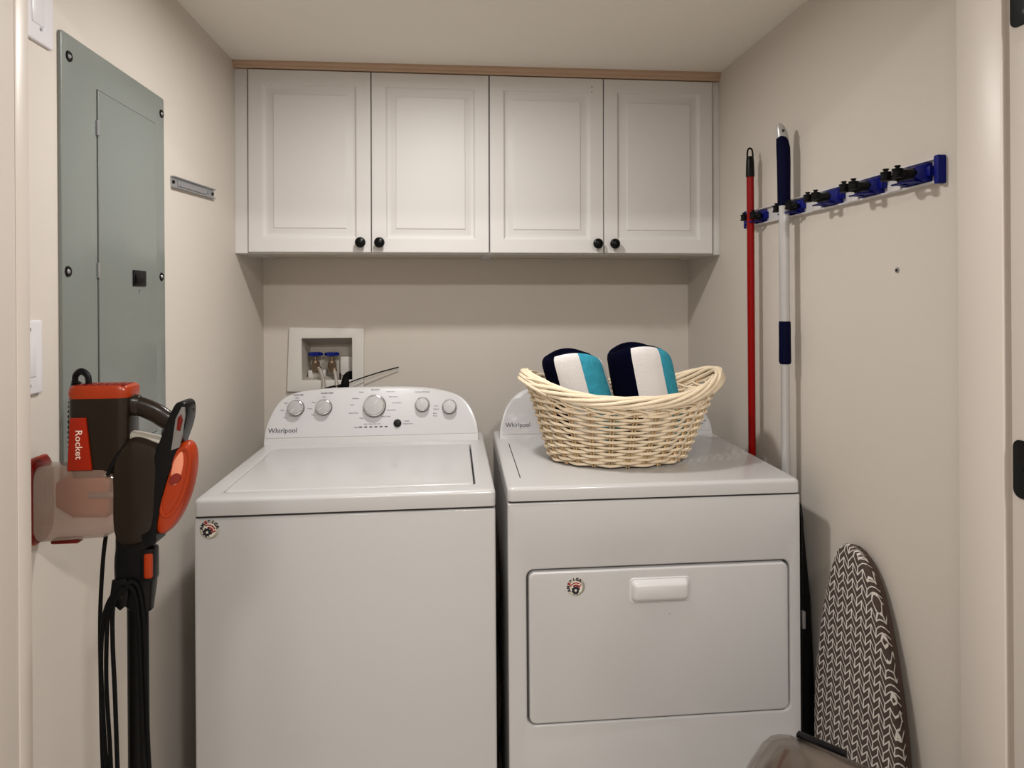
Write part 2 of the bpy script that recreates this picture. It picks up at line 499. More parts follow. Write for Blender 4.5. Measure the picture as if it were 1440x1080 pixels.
def sticker(t, x, z, rot, T0):
    """round badge printed with AMERICA, stripes and a gear"""
    T = T0 @ Matrix.Translation((x, z, 0)) @ Matrix.Rotation(rot, 4, 'Z')
    b = B(T); b.lathe([(.0225, 0), (.0225, .0006), (.022, .0009)], (0, 0, 0), (0, 0, 1), 36)
    s_ = b.build('round_badge', M['stickerm'], t)
    b = B(T); b.lathe([(.0165, .0009), (.0165, .0011)], (-.0015, -.001, 0), (0, 0, 1), 30); b.build('badge_centre', M['scream'], s_)
    for r0_, r1_, a0, a1 in ((.0135, .0165, 18, 118), (.0070, .0112, 2, 100), (.0, .0034, 0, 0)):
        b = B(T)
        if r1_ > .004:
            n = 14; o_ = []; i_ = []
            for k in range(n + 1):
                a = math.radians(a0 + (a1 - a0) * k / n)
                o_.append((-.003 + r1_ * math.cos(a), -.0042 + r1_ * math.sin(a), .0012)); i_.append((-.003 + r0_ * math.cos(a), -.0042 + r0_ * math.sin(a), .0012))
            A_ = [b.v(p) for p in o_]; C_ = [b.v(p) for p in i_]
            for k in range(n): b.f([A_[k], A_[k + 1], C_[k + 1], C_[k]])
        else:
            for p0 in ((.004, -.0085), ):
                vs = [b.v((p0[0] + dx, p0[1] + dy, .0012)) for dx, dy in ((-.002, 0), (.0095, .0035), (.010, .0065), (-.002, .0035))]; b.f(vs)
        b.build('red_stripe', M['sred'], s_)
    b = B(T); g = []
    for k in range(32):
        a = 2 * PI * k / 32; r = .0112 if (k // 2) % 2 else .0090
        g.append((-.0055 + r * math.cos(a), -.006 + r * math.sin(a), .0014))
    b.f([b.v(p) for p in g]); b.build('gear_mark', M['sblack'], s_)
    b = B(T); b.lathe([(.0028, .0014), (.0028, .0018)], (-.0055, -.006, 0), (0, 0, 1), 14); b.build('gear_hole', M['scream'], s_)
    b = B(T); b.lathe([(.0019, .0014), (.0019, .0018)], (.0005, -.0135, 0), (0, 0, 1), 12); b.build('gear_hole', M['scream'], s_)
    for k, ch in enumerate('AMERICA'):
        a = math.radians(168 - k * 25)
        text(ch, .0088, T @ Matrix.Translation((.0182 * math.cos(a), .0182 * math.sin(a), .0012)) @ Matrix.Rotation(a - PI / 2, 4, 'Z'),
             M['sred'] if ch == 'E' else M['sblack'], s_, 'badge_letter', bold=.0009, depth=.0002)
    return s_


def knob(t, T, u, v_, r, h=.020, mark=0, mk=M['knobface']):
    b = B(T); b.lathe([(r * 1.08, .0018), (r * 1.08, .004), (r * .98, .007), (r * .96, h - .003), (r * .9, h)], (u, v_, 0), (0, 0, 1), 32)
    k_ = b.build('knob', M['silver'], t)
    b = B(T); b.lathe([(r * .97, h - .006), (r * 1.0, h - .003), (r * .97, h), (r * .90, h + .0008), (r * .87, h - .0005)], (u, v_, 0), (0, 0, 1), 32, False); b.build('chrome_ring', M['chrome'], k_)
    b = B(T); b.lathe([(r * .88, h - .0002), (r * .84, h + .001), (0, h + .0018)], (u, v_, 0), (0, 0, 1), 32); b.build('knob_cap', mk, k_)
    b = B(T @ Matrix.Translation((u, v_, h + .0008)) @ Matrix.Rotation(mark, 4, 'Z')); b.box(-.0009, .0009, r * .15, r * .72, 0, .0016); b.build('pointer', M['white2'], k_)
    return k_


WX, WY, WZ = -.5994, 1.5506, 0
t = thing('washing_machine', 'white top-load washing machine with five-knob console, left of dryer', 'washing machine', (WX, WY, 0))
W_, DPT = .698, .68
VF = basis((0, 0, 0), (1, 0, 0), (0, 0, 1))        # local front plane, normal -y
b = B(); b.box(.0, W_, .0, DPT, .03, .873, .006, 3); b.build('body', M['white'], t)
B().box(.004, W_ - .004, .004, DPT - .01, .872, .8785).build('seam', M['seam'], t)
DT = Matrix.Translation((0, 0, 0))
lx0, lx1, ly0, ly1 = .046, .652, .054, .500
b = B()
b.frame(lambda d: rrect(d - .0005, W_ + .0005 - d, -.001 + d, DPT - d, .012, 5), lambda d: rrect(lx0 - d, lx1 + d, ly0 - d, ly1 + d, .010, 5), .8785, .917, .009, .003)
b.build('top_deck', M['white'], t)
B().box(lx0 - .01, lx1 + .01, ly0 - .01, ly1 + .01, .885, .900).build('lid_well', M['seam'], t)
b = B()
b.slab(lambda d: rrect(lx0 + .0025 + d, lx1 - .0045 - d, ly0 + .003 + d, ly1 - .002 - d, .010, 5), .9005, .918, .004)
ld = b.build('lid', M['white'], t)
out = [(.0005, 0), (.0008, .024), (.003, .050), (.012, .082), (.0271, .117), (.0475, .1437), (.0777, .1612), (.122, .1719), (.2121, .1794), (.3491, .1814),
       (.4879, .1775), (.5700, .1640), (.6200, .1450), (.6510, .1140), (.6713, .070), (.6795, .0285), (.6800, 0)]
TW = console(t, out, .549, .9165, .672, .023)
for u, v_, r, mk in ((.0961, .1152, .0245, 2.5), (.1834, .1155, .0245, 2.2), (.3439, .1166, .0345, -.55), (.4976, .1178, .0225, 0), (.5856, .109, .0225, 0)):
    knob(t, TW, u, v_, r, .022, mk)
b = B(TW); b.lathe([(.0125, .0015), (.0125, .006), (.010, .0095), (0, .0105)], (.4181, .060, 0), (0, 0, 1), 24); b.build('start_button', M['blackp'], t)
for i in range(6):
    u = .3010 + i * .0162
    B(TW).box(u - .0045, u + .0045, .0487, .0522, .0017, .0026).build('indicator_light', M['sblack'], t)
items = [('Whirlpool', .0580, .0450, .0215, M['sblack']), ('LOAD SIZE', .100, .1575, .0065, M['sblack']), ('WATER TEMP', .190, .1615, .0065, M['sblack']),
         ('Normal', .3448, .1700, .0085, M['sblack']), ('CYCLE OPTIONS', .497, .1590, .0065, M['print'])]
for a, u, v_ in (('Casual', .300, .163), ('Heavy Duty', .394, .163), ('Delicates', .282, .143), ('Bulky Items', .403, .146), ('Soak', .272, .122), ('Drain & Spin', .415, .126),
                 ('Quick Wash', .277, .096), ('Rinse & Spin', .398, .103), ('Clean', .303, .079), ('Deep Water', .380, .083), ('Cold', .061, .133), ('Auto', .052, .110), ('Hot', .062, .087),
                 ('Large', .096, .149), ('Cool', .150, .133), ('Warm', .139, .113), ('Tap', .149, .093), ('Max', .182, .150), ('Fabric', .543, .113), ('Softener', .543, .103), ('Extra', .539, .089), ('Rinse', .539, .081),
                 ('START', .449, .066), ('Pause/Unlock', .452, .058), ('wash  rinse  spin  done', .338, .060), ('Status', .288, .050)):
    items.append((a, u, v_, .0058, M['print']))
face_text(TW, items, t)
sticker(t, .0362, .8475, 0, VF)
B().box(.02, W_ - .02, .03, DPT - .03, .0, .0305).build('plinth', M['seam'], t)

# ------------------------------------------------------------------ dryer
t = thing('dryer', 'white front-load dryer with wide drop-down door, right of washing machine under wicker basket', 'dryer', (.1287, 1.5593, 0), -.0106)
DW, DD = .737, .68
dx0, dx1, dz0, dz1 = .0445, .7090, .3375, .7165
b = B(VF)
b.frame(lambda d: rrect(.0 + d, DW - d, .03 + d, .879 - d, .004, 7), lambda d: rrect(dx0 - d, dx1 + d, dz0 - d, dz1 + d, .020, 7), -.03, 0, .003, .005)
b.build('front_panel', M['white'], t)
b = B()
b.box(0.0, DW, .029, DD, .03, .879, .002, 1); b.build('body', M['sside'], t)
b = B(VF)
b.slab(lambda d: rrect(dx0 + .0055 + d, dx1 - .0055 - d, dz0 + .0055 + d, dz1 - .0055 - d, .016, 7), -.028, .004, .005)
dr = b.build('door', M['white'], t)
# moulded handle
b = B(VF)
hx0, hx1, hz0, hz1 = .302, .446, .630, .6845
b.slab(lambda d: rrect(hx0 - .004 + d, hx1 + .004 - d, hz0 - .004 + d, hz1 + .004 - d, .010, 5), .0038, .0065, .002)
hb = b.build('handle', M['white2'], dr)
b = B(VF)
rings = []
for z_, d in ((.006, .0), (.016, .003), (.0215, .006), (.024, .011)):
    rings.append([(x, y + (.006 if y < (hz0 + hz1) / 2 else 0) * (z_ - .006) / .018, z_) for x, y in rrect(hx0 + d, hx1 - d, hz0 + d, hz1 - d, .011 - d * .5, 5)])
b.loops(rings); b.build('grip', M['white2'], hb)
sticker(t, .1650, .6730, math.radians(38), VF @ Matrix.Translation((0, 0, .004)))
B().box(.004, DW - .004, .004, DD - .01, .878, .8845).build('seam', M['seam'], t)
b = B()
b.slab(lambda d: rrect(-.0005 + d, DW + .0005 - d, -.001 + d, DD - d, .012, 5), .8845, .918, .009)
b.build('top_deck', M['white'], t)
B().box(.0375, .0400, .083, .470, .9175, .9184).build('lint_slot', M['seam'], t)
out = [(.0140, 0), (.0150, .024), (.0205, .052), (.0360, .098), (.0620, .134), (.107, .1615), (.18, .1760), (.28, .1810), (.38, .1820), (.48, .179), (.58, .166),
       (.650, .142), (.694, .103), (.7150, .066), (.7270, .040), (.7300, .018), (.7305, 0)]
TD = console(t, out, .543, .9178, .672, .014)
knob(t, TD, .30, .115, .030, .022, .4); knob(t, TD, .44, .115, .024, .022, 0)
face_text(TD, [('Whirlpool', .0755, .0430, .0195, M['sblack']), ('Extended Tumble', .684, .0440, .0075, M['print']), ('Wrinkle Shield', .684, .0350, .0055, M['print'])], t)
B().box(.02, DW - .02, .04, DD - .03, .0, .0305).build('plinth', M['seam'], t)
B(VF).lathe([(.0012, 0), (.0012, .0012)], (.398, .598, .004), (0, 0, 1), 8).build('screw', M['chrome'], t)

# vent duct and drain hose in the narrow gap behind, between the machines
t = thing('drain_hose', 'dark ribbed drain hose hanging in gap between washing machine and dryer', 'hose', (.112, 1.95, 0))
T = at_origin(t); T.translation.z = 0
b = B(T)
pts = spline([(.113, 1.86, .004), (.112, 1.80, .12), (.115, 1.74, .30), (.112, 1.82, .46), (.1135, 1.75, .60), (.1130, 1.90, .74), (.1130, 2.15, .80)], 16)
rad = [.0085 + (.0014 if i % 2 else 0) for i in range(len(pts))]
b.tube(pts, rad, 8); b.build('hose', M['hosed'], t)

# ------------------------------------------------------------------ outlet box in back wall
t = thing('laundry_outlet_box', 'recessed laundry water outlet box with white square trim, behind washing machine console', 'outlet box', (-.482, YB, 1.03))
T = at_origin(t)
VT = T @ basis((0, YB, 0), (1, 0, 0), (0, 0, 1))
b = B(VT)
def skew(pts):  # trim hangs slightly askew
    return [(x - .010 * (1.27 - y) / .245 * (1 if x < -.5 else .25), y - .008 * (x + .62) / .28) for x, y in pts]
b.frame(lambda d: skew(rrect(-.6220 + d, -.3415 - d, 1.026 + d, 1.2715 - d, .002, 2)), lambda d: rrect(OX0 + .004 - d, OX1 - .004 + d, OZ0 + .003 - d, OZ1 - .003 + d, .002, 2), .0005, .014, .002, .002)
b.build('trim_frame', M['boxtrim'], t)
b = B(T)
D_ = YB + .095
R0 = [(OX0, YB, OZ0), (OX1, YB, OZ0), (OX1, YB, OZ1), (OX0, YB, OZ1)]
R1 = [(OX0 + .014, D_, OZ0 + .012), (OX1 - .006, D_, OZ0 + .012), (OX1 - .006, D_, OZ1 - .035), (OX0 + .014, D_, OZ1 - .035)]
b.loops([R0, R1], False, True); b.build('box_liner', M['box'], t, smooth=False)
b = B(T); b.box(-.445, -.392, D_ - .03, D_ - .008, OZ0 + .012, OZ0 + .085, .002); b.build('drain_block', M['boxtrim'], t)
b = B(T); b.box(-.565, -.500, D_ - .05, D_ - .008, OZ0 + .006, OZ0 + .035, .002); b.build('valve_block', M['boxtrim'], t)
for k, (x, zz) in enumerate(((-.537, 1.162), (-.474, 1.161))):
    b = B(T)
    y = 2.585
    b.lathe([(.012, -.070), (.012, -.055), (.0155, -.052), (.0155, -.036), (.012, -.033), (.011, -.024), (.006, -.02), (.0045, -.004)], (x, y, zz), (0, 0, 1), 14)
    b.tube([(x, y, zz - .040), (x, y + .05, zz - .040)], .008, 10)
    b.tube([(x, y, zz - .040), (x + .012, y - .024, zz - .048)], .0105, 10)
    vv = b.build('valve', M['brass'], t)
    b = B(T); rings = []
    for h, s_ in ((-.006, .8), (-.004, .97), (.004, 1), (.007, .85), (.008, .5)):
        rings.append([(x + s_ * (.0255 + .004 * math.cos(6 * a)) * math.cos(a), y + s_ * (.0255 + .004 * math.cos(6 * a)) * math.sin(a), zz + h) for a in [2 * PI * i / 36 for i in range(36)]])
    b.loops(rings); b.build('valve_handle', M['bluev'], vv)
hoses = ((((-.525, 2.560, 1.113), (-.515, 2.548, 1.108), (-.503, 2.538, 1.085), (-.492, 2.51, 1.04), (-.490, 2.45, .93), (-.49, 2.40, .70), (-.49, 2.38, .35)), 'braided grey water hose from left blue valve down behind washer'),
         (((-.462, 2.560, 1.112), (-.457, 2.548, 1.100), (-.450, 2.535, 1.075), (-.443, 2.51, 1.03), (-.445, 2.45, .93), (-.45, 2.40, .70), (-.45, 2.38, .35)), 'braided grey water hose from right blue valve down behind washer'))
for pts, lab in hoses:
    t = thing('water_hose', lab, 'hose', (pts[-1][0], pts[-1][1], pts[-1][2]))
    T = at_origin(t)
    B(T).tube(spline(pts, 8), .0075, 10).build('hose', M['hose'], t)
    B(T).lathe([(.011, 0), (.011, .016), (.008, .02)], pts[0], Vector(pts[1]) - Vector(pts[0]), 12).build('coupling', M['brass'], t)
t = thing('cable_tie', 'thin black cable tie with long tail sticking out to right of outlet box', 'cable tie', (-.4455, 2.52, 1.03))
T = at_origin(t)
B(T).tube([(-.455 + .030 * math.cos(a), 2.507 + .016 * math.sin(a), 1.045 + .006 * math.cos(a)) for a in [2 * PI * i / 24 for i in range(24)]], .0022, 6, closed=True).build('loop', M['blackr'], t)
B(T).box(-.436, -.424, 2.483, 2.492, 1.041, 1.052, .001).build('locking_head', M['blackr'], t)
B(T).tube(spline([(-.430, 2.487, 1.047), (-.36, 2.500, 1.072), (-.28, 2.51, 1.096), (-.210, 2.52, 1.113)], 6), .0024, 6).build('tail', M['blackr'], t)
t = thing('drain_elbow', 'black drain hose elbow plugged into outlet box right of the valves', 'hose', (-.425, 2.53, 1.03))
T = at_origin(t)
B(T).tube(spline([(-.396, 2.605, 1.062), (-.400, 2.580, 1.078), (-.408, 2.550, 1.076), (-.414, 2.525, 1.050), (-.412, 2.49, .99), (-.40, 2.45, .88)], 8), .0165, 14).build('elbow', M['blackr'], t)
B(T).tube([(-.4330, 2.532, 1.050), (-.4350, 2.540, 1.092)], .0032, 8).build('clip', M['blackr'], t)

# ------------------------------------------------------------------ breaker panel, switch plates, bracket on left wall
LW = lambda o: basis(o, (0, 1, 0), (0, 0, 1)) # u=+Y, v=+Z, normal = +X
t = thing('breaker_panel', 'tall grey metal breaker panel with narrow door on left wall', 'breaker panel', (XL, 1.4665, 1.03))
T = at_origin(t) @ basis((XL, 0, 0), (0, 1, 0), (0, 0, 1))
b = B(T)
b.frame(lambda d: rrect(1.2543 + d, 1.6790 - d, 1.027 + d, 1.8783 - d, .006, 3), lambda d: rrect(1.3722 - d, 1.6330 + d, 1.062 - d, 1.8055 + d, .003, 3), .0005, .0065, .0015, .0006)
b.build('cover', M['gray'], t)
B(T).box(1.366, 1.639, 1.056, 1.812, .0003, .0048).build('door_recess', M['seam'], t)
b = B(T); b.slab(lambda d: rrect(1.3768 + d, 1.6318 - d, 1.0635 + d, 1.8045 - d, .003, 3), .0048, .0078, .0012)
pd = b.build('door', M['gray'], t)
for z in (1.727, 1.440, 1.12):
    B(T).lathe([(.0035, 0), (.0035, .030)], (1.3728, z - .015, .0085), (0, 1, 0), 10).build('hinge', M['steel'], pd)
B(T).box(1.512, 1.572, 1.411, 1.4465, .008, .0105, .001).build('latch_plate', M['blackp'], pd)
B(T).box(1.520, 1.564, 1.416, 1.436, .0105, .013, .001).build('latch', M['blackp'], pd)
text('7', .016, T @ Matrix.Translation((1.543, 1.398, .0084)), M['print'], pd)
for y, z in ((1.2790, 1.8365), (1.6645, 1.8380), (1.2720, 1.4335), (1.6585, 1.4360), (1.279, 1.052), (1.664, 1.052)):
    b = B(T); b.lathe([(.0105, .0064), (.0095, .0085), (.006, .0088), (.0055, .0075)], (y, z, 0), (0, 0, 1), 18); sc = b.build('screw', M['blackp'], t)
    b = B(T); b.lathe([(.0050, .0074), (.003, .0098)], (y, z, 0), (0, 0, 1), 10); b.build('screw_tip', M['steel'], sc)

for z0, y0, lab in ((1.2195, 1.124, 'white light switch plate on left wall, behind orange vacuum top'), (1.8285, 1.145, 'white wall plate at top left corner above breaker panel edge')):
    y1 = y0 + .073 if z0 < 1.5 else y0 + .0885
    h = .1265
    t = thing('switch_plate', lab, 'switch plate', (XL, (y0 + y1) / 2, z0))
    T = at_origin(t) @ basis((XL, 0, 0), (0, 1, 0), (0, 0, 1))
    b = B(T); b.slab(lambda d: rrect(y0 + d, y1 - d, z0 + d, z0 + h - d, .004, 4), .0003, .0065, .003); b.build('plate', M['switch'], t)
    ym = (y0 + y1) / 2
    B(T).box(ym - .0165, ym + .0165, z0 + .030, z0 + .097, .0055, .0078, .001).build('rocker', M['switch'], t)
    for zz in ((.0155, .111) if z0 < 1.5 else (.0245, .102)):
        yy = ym if z0 < 1.5 else 1.197
        B(T).lathe([(.0036, .006), (.003, .0078)], (yy, z0 + zz, 0), (0, 0, 1), 12).build('screw', M['steel'], t)

t = thing('metal_bracket', 'short grey metal mounting channel screwed to left wall near cabinet', 'bracket', (XL, 1.877, 1.690))
t.rotation_euler = (math.radians(2.6), 0, 0)
T = basis((0, 0, 0), (0, 1, 0), (0, 0, 1))
B(T).box(-.149, .149, -.0145, .0145, .0003, .0025, .0008, 1).build('back_plate', M['steel'], t)
B(T).box(-.149, .149, .0118, .0150, .0025, .010, .0008, 1).build('lip', M['steel'], t)
B(T).box(-.149, .149, -.0150, -.0118, .0025, .010, .0008, 1).build('lip', M['steel'], t)
B(T).box(-.110, .080, -.008, .008, .0025, .005, .0008, 1).build('slide', M['steel'], t)
for u in (-.138, -.098, .098, .135):
    b = B(T); b.lathe([(.0048, .0024), (.0042, .0060), (.001, .0064)], (u, 0, 0), (0, 0, 1), 12); b.build('screw', M['blackp'] if abs(u) > .1 else M['steel'], t)

# ------------------------------------------------------------------ tool rail on right wall, poles
RW = basis((XR, 0, 0), (0, -1, 0), (0, 0, 1))  # u=-Y, v=Z, normal -X
t = thing('tool_rail', 'aluminium tool rail with five blue spring clips on right wall', 'tool rail', (XR, 1.57, 1.62))
T0 = at_origin(t)
T = T0 @ RW
b = B(T); b.box(-1.985, -1.1745, 1.5975, 1.6465, .0003, .004, .0008, 1); b.box(-1.985, -1.1745, 1.5975, 1.6015, .004, .013, .0008, 1); b.box(-1.985, -1.1745, 1.6425, 1.6465, .004, .013, .0008, 1)
b.build('rail', M['alur'], t)
for yy in (1.168, 1.9915):
    b = B(T); b.slab(lambda d: rrect(-yy - .0065 + d, -yy + .0065 - d, 1.5945 + d, 1.6495 - d, .003, 3), .0003, .0165, .002); b.build('end_cap', M['blue'], t)
CLIPS = (1.900, 1.6945, 1.520, 1.370, 1.228)
for ci, yc in enumerate(CLIPS):
    gap = (.0270, .0300, .014, .014, .014)[ci]
    b = B(T)
    # body: tapered housing standing off the rail
    rings = []
    for n_, hw, hz in ((.004, .036, .0195), (.012, .037, .019), (.020, .034, .016), (.030, .030, .0125), (.034, .026, .010)):
        n_ = n_ * (.52 if ci < 2 else 1)
        rings.append([(-yc + x, 1.6215 + z, n_) for x, z in rrect(-hw, hw, -hz, hz, min(.004, hz * .4), 3)])
    b.loops(rings)
    b.box(-yc - .046, -yc - .034, 1.612, 1.632, .004, .018, .002); b.box(-yc + .034, -yc + .046, 1.612, 1.632, .004, .018, .002)
    c_ = b.build('clip', M['blue'], t)
    nf = .033 if ci > 1 else .0165
    b = B(T); b.box(-yc - .024, -yc + .024, 1.6105, 1.6325, nf, nf + .0035, .001); b.build('clip_face', M['blackp'], c_)
    nz = 0 if ci > 1 else -.018
    for sgn in (-1, 1):
        cu = -yc + sgn * (gap + .0035)
        b = B(T)
        b.tube(spline([(-yc + sgn * .020, 1.6215, .030 if ci > 1 else .014), (-yc + sgn * (gap + .010), 1.6215, .042 + nz * .4), (cu, 1.6215, .060 + nz)], 4), .0078, 8); b.build('arm', M['blackp'], c_)
        b = B(T)
        b.lathe([(.0062, -.0095), (.0105, -.009), (.0105, -.006), (.0090, -.005), (.0090, .005), (.0105, .006), (.0105, .009), (.0045, .0100), (.0038, .0125), (.0058, .0132), (.0058, .0155), (.0, .0160)],
                (cu, 1.6215, .064 + nz), (0, 1, 0), 16); b.build('roller', M['blackr'], c_)
    if ci > 1:
        b = B(T); b.box(-yc - .080, -yc - .040, 1.5985, 1.6150, .0125, .0165, .001); b.build('hook_flap', M['alur'], c_)
    # fold-down hook on the underside
    b = B(T)
    b.box(-yc - .026, -yc - .016, 1.6035, 1.6065, .010, .046, .001); b.box(-yc + .016, -yc + .026, 1.6035, 1.6065, .010, .046, .001)
    b.box(-yc - .026, -yc + .026, 1.6030, 1.6065, .040, .048, .001); b.build('fold_hook', M['blue'], c_)
# second-to-wall poles
t = thing('mop_pole', 'red metal mop pole with black looped cap, leaning in first clip behind dryer', 'mop', (.908, 1.900, 0))
T = at_origin(t) @ Matrix(((1, 0, 0, .023), (0, 1, 0, .048), (0, 0, 1.026, -1.38 * .026), (0, 0, 0, 1)))
B(T).lathe([(.0108, .19), (.0108, 1.744)], (.885, 1.852, 0), (0, 0, 1), 16).build('pole', M['red'], t)
B(T).lathe([(.0122, 1.733), (.0128, 1.74), (.0118, 1.775), (.0110, 1.790), (.0095, 1.794)], (.885, 1.852, 0), (0, 0, 1), 16).build('cap', M['blackp'], t)
B(T).tube(spline([(.8765, 1.852, 1.790), (.8765, 1.852, 1.803), (.879, 1.852, 1.815), (.885, 1.852, 1.819), (.891, 1.852, 1.815), (.8935, 1.852, 1.803), (.8935, 1.852, 1.790)], 4), .0028, 8).build('hanging_loop', M['blackp'], t)
B(T).lathe([(.013, .12), (.015, .13), (.015, .19), (.012, .20)], (.885, 1.852, 0), (0, 0, 1), 14).build('socket', M['blackp'], t)
B(T).box(.870, .902, 1.76, 2.02, .0365, .15, .006).build('mop_head', M['grayp'], t)
t = thing('mop_pole', 'white aluminium mop pole with navy foam grips, in second clip', 'mop', (.9055, 1.6945, 0))
T = at_origin(t) @ Matrix(((1, 0, 0, 0), (0, 1, 0, 0), (0, 0, 1.022, -1.38 * .022), (0, 0, 0, 1)))
px, py = .9055, 1.6945
B(T).lathe([(.0115, .60), (.0115, 1.195), (.0135, 1.20), (.0135, 1.62)], (px, py, 0), (0, 0, 1), 18).build('pole', M['alu'], t)
B(T).lathe([(.0095, .12), (.0095, .60)], (px, py, 0), (0, 0, 1), 14).build('lower_pole', M['alu'], t)
B(T).lathe([(.0135, 1.196), (.0155, 1.200), (.0160, 1.206), (.0155, 1.255), (.0155, 1.304), (.0150, 1.309), (.013, 1.311)], (px, py, 0), (0, 0, 1), 18).build('sliding_grip', M['navyg'], t)
b = B(T)
rings = []
for z, r, dx, dy in ((1.622, .0155, 0, 0), (1.627, .0168, 0, 0), (1.68, .0172, 0, 0), (1.735, .0178, 0.000, 0), (1.775, .0180, -.001, 0), (1.800, .0150, -.0045, 0), (1.812, .0105, -.008, 0)):
    rings.append([(px + dx + r * math.cos(a), py + dy + r * math.sin(a), z) for a in [2 * PI * i / 20 for i in range(20)]])
b.loops(rings); b.build('handle_grip', M['navyg'], t)
b = B(T); rings = []
for z, r, dx in ((1.772, .0165, -.0015), (1.80, .0165, -.0030), (1.818, .0150, -.0055), (1.833, .0110, -.0090), (1.840, .0060, -.0115), (1.842, .001, -.012)):
    rings.append([(px + dx + r * math.cos(a), py + r * .85 * math.sin(a), z) for a in [2 * PI * i / 20 for i in range(20)]])
b.loops(rings); gt = b.build('grip_tip', M['alu'], t)
B(T).lathe([(.0035, 0), (.0032, .003)], (px - .0085, py - .0145, 1.818), (-.35, -1, 0), 12).build('hang_hole', M['sblack'], gt)
B(T).box(.889, .921, py - .06, py + .06, .032, .15, .004).build('mop_head', M['grayp'], t)

t = thing('wall_anchor', 'small grey screw anchor left in right wall below the tool rail', 'screw', (XR, 1.3005, 1.432))
T = basis((0, 0, 0), (0, -1, 0), (0, 0, 1))
B(T).lathe([(.0062, .0003), (.0058, .0018), (.0030, .0020)], (0, 0, 0), (0, 0, 1), 16).build('collar', M['steel'], t)
B(T).lathe([(.0030, .0019), (.0026, .0030), (.0, .0030)], (0, 0, 0), (0, 0, 1), 12).build('screw', M['blackp'], t)

# ------------------------------------------------------------------ step stool between dryer and wall
t = thing('step_stool', 'folded black step stool standing between dryer and right wall', 'step stool', (.8808, 1.68, 0))
T = at_origin(t)
for x in (.8755, .8858):
    pts = [(x, 1.590, .0), (x, 1.583, .40), (x, 1.580, .80), (x, 1.588, .838), (x, 1.612, .855), (x, 1.84, .855), (x, 1.87, .84), (x, 1.88, .80), (x, 1.88, 0)]
    B(T).tube(pts, .0047, 8).build('frame', M['blackm'], t)
for z in (.05, .25, .45, .65):
    B(T).box(.8775, .8838, 1.586, 1.875, z, z + .185, .002).build('step', M['blackr'], t)
b = B(T); b.prism([(.8905, .80), (.8935, .80), (.912, .60), (.9220, .35), (.924, .0), (.8905, 0)], 1.588, 1.622, 0); b.build('side_rail', M['blackr'], t)
B(T).box(.880, .889, 1.568, 1.577, .53, .575, .002).build('latch', M['silver'], t)

# ------------------------------------------------------------------ ironing board leaning on right wall
t = thing('ironing_board', 'ironing board in brown and white chevron cover, standing against right wall', 'ironing board', (.905, 1.39, 0))
# outline: v height, half widths around the axis (u to the camera side / u to the back)
outl = [(.800, .0, .0), (.797, .022, .020), (.788, .042, .036), (.770, .062, .052), (.740, .082, .068), (.690, .104, .088), (.62, .126, .110), (.54, .145, .130), (.46, .158, .146), (.36, .166, .156),
        (.20, .170, .160), (.04, .170, .160), (.01, .160, .150)]
axis_y = lambda z: 1.418 - .035 * (.80 - z) / .8
left = [(axis_y(z) + b_, z) for z, a_, b_ in outl]      # far edge
right = [(axis_y(z) - a_, z) for z, a_, b_ in outl]     # near edge
poly = right[::-1][:-1] + left
xs = lambda z: .903 + .018 * z / .8 - .905
def ring(x_off, ins):
    c0, c1 = 1.39, .40; r = []
    for y, z in poly:
        v_ = Vector((y - c0, (z - c1) * .6)); L = v_.length or 1
        k = max(0, 1 - ins / L)
        r.append((xs(z) + x_off, (y - c0) * k, c1 + (z - c1) * k))
    return r
b = B(); b.loops([ring(-.012, .010), ring(-.010, .003), ring(-.004, 0), ring(.006, 0.002)], True, True)
bd = b.build('cover', M['chev'], t)
uv = bd.data.uv_layers.new(name='UVMap')
for lp in bd.data.loops:
    co = bd.data.vertices[lp.vertex_index].co
    uv.data[lp.index].uv = (-co.y - co.x + 3, co.z)
b = B(); b.loops([ring(.0062, .001), ring(.016, .002), ring(.019, .006)]); b.build('board_frame', M['ironback'], t)
for yy in (-.08, .08):
    B().tube([(xs(.05) + .024, yy, .02), (xs(.60) + .0235, yy * .6, .60)], .005, 8).build('leg', M['silver'], t)

# ------------------------------------------------------------------ step bin at lower right
t = thing('step_bin', 'stainless steel half-round step bin with shiny lid in front of dryer', 'trash can', (.5760, .932, 0), math.radians(-46.4))
# local frame: x along the flat back edge (left corner -> right), y outward at the back
# back-left corner at world (.583,1.127)
BW, BD = .285, .245
def dshape(d, n=10):
    pts = []
    x0, x1 = -BW / 2 + d, BW / 2 - d; yb = BD / 2 - d; r = max(.012, .048 - d * .5)
    for cx, s_ in ((x1 - r, 0), (x0 + r, 90)):
        for i in range(5):
            a = math.radians(s_ + 90 * i / 4); pts.append((cx + r * math.cos(a), yb - r + r * math.sin(a)))
    for i in range(1, 28):
        a = PI + PI * i / 28
        pts.append(((x1 - x0) / 2 * math.copysign(abs(math.cos(a)) ** .62, math.cos(a)), yb - .075 + (BD - .075 - d) * -abs(math.sin(a)) ** .75))
    return pts
b = B(); rings = []
for z, d in ((.012, .012), (.02, .008), (.06, .006), (.535, .006), (.540, .010)):
    rings.append([(x, y, z) for x, y in dshape(d)])
b.loops(rings); b.build('body', M['stain'], t)
b = B(); b.loops([[(x, y, z) for x, y in dshape(d)] for z, d in ((.540, .0065), (.549, .0065))]); b.build('rim', M['blackp'], t)
b = B(); b.loops([[(x, y, z) for x, y in dshape(d)] for z, d in ((.549, .0), (.588, .0), (.601, .004), (.610, .011), (.6165, .022), (.6205, .038), (.622, .060))])
b.build('lid', M['stain'], t)
b = B(); b.box(-BW / 2 + .045, -BW / 2 + .125, BD / 2 - .004, BD / 2 + .010, .575, .6100, .002); b.build('hinge', M['blackp'], t)
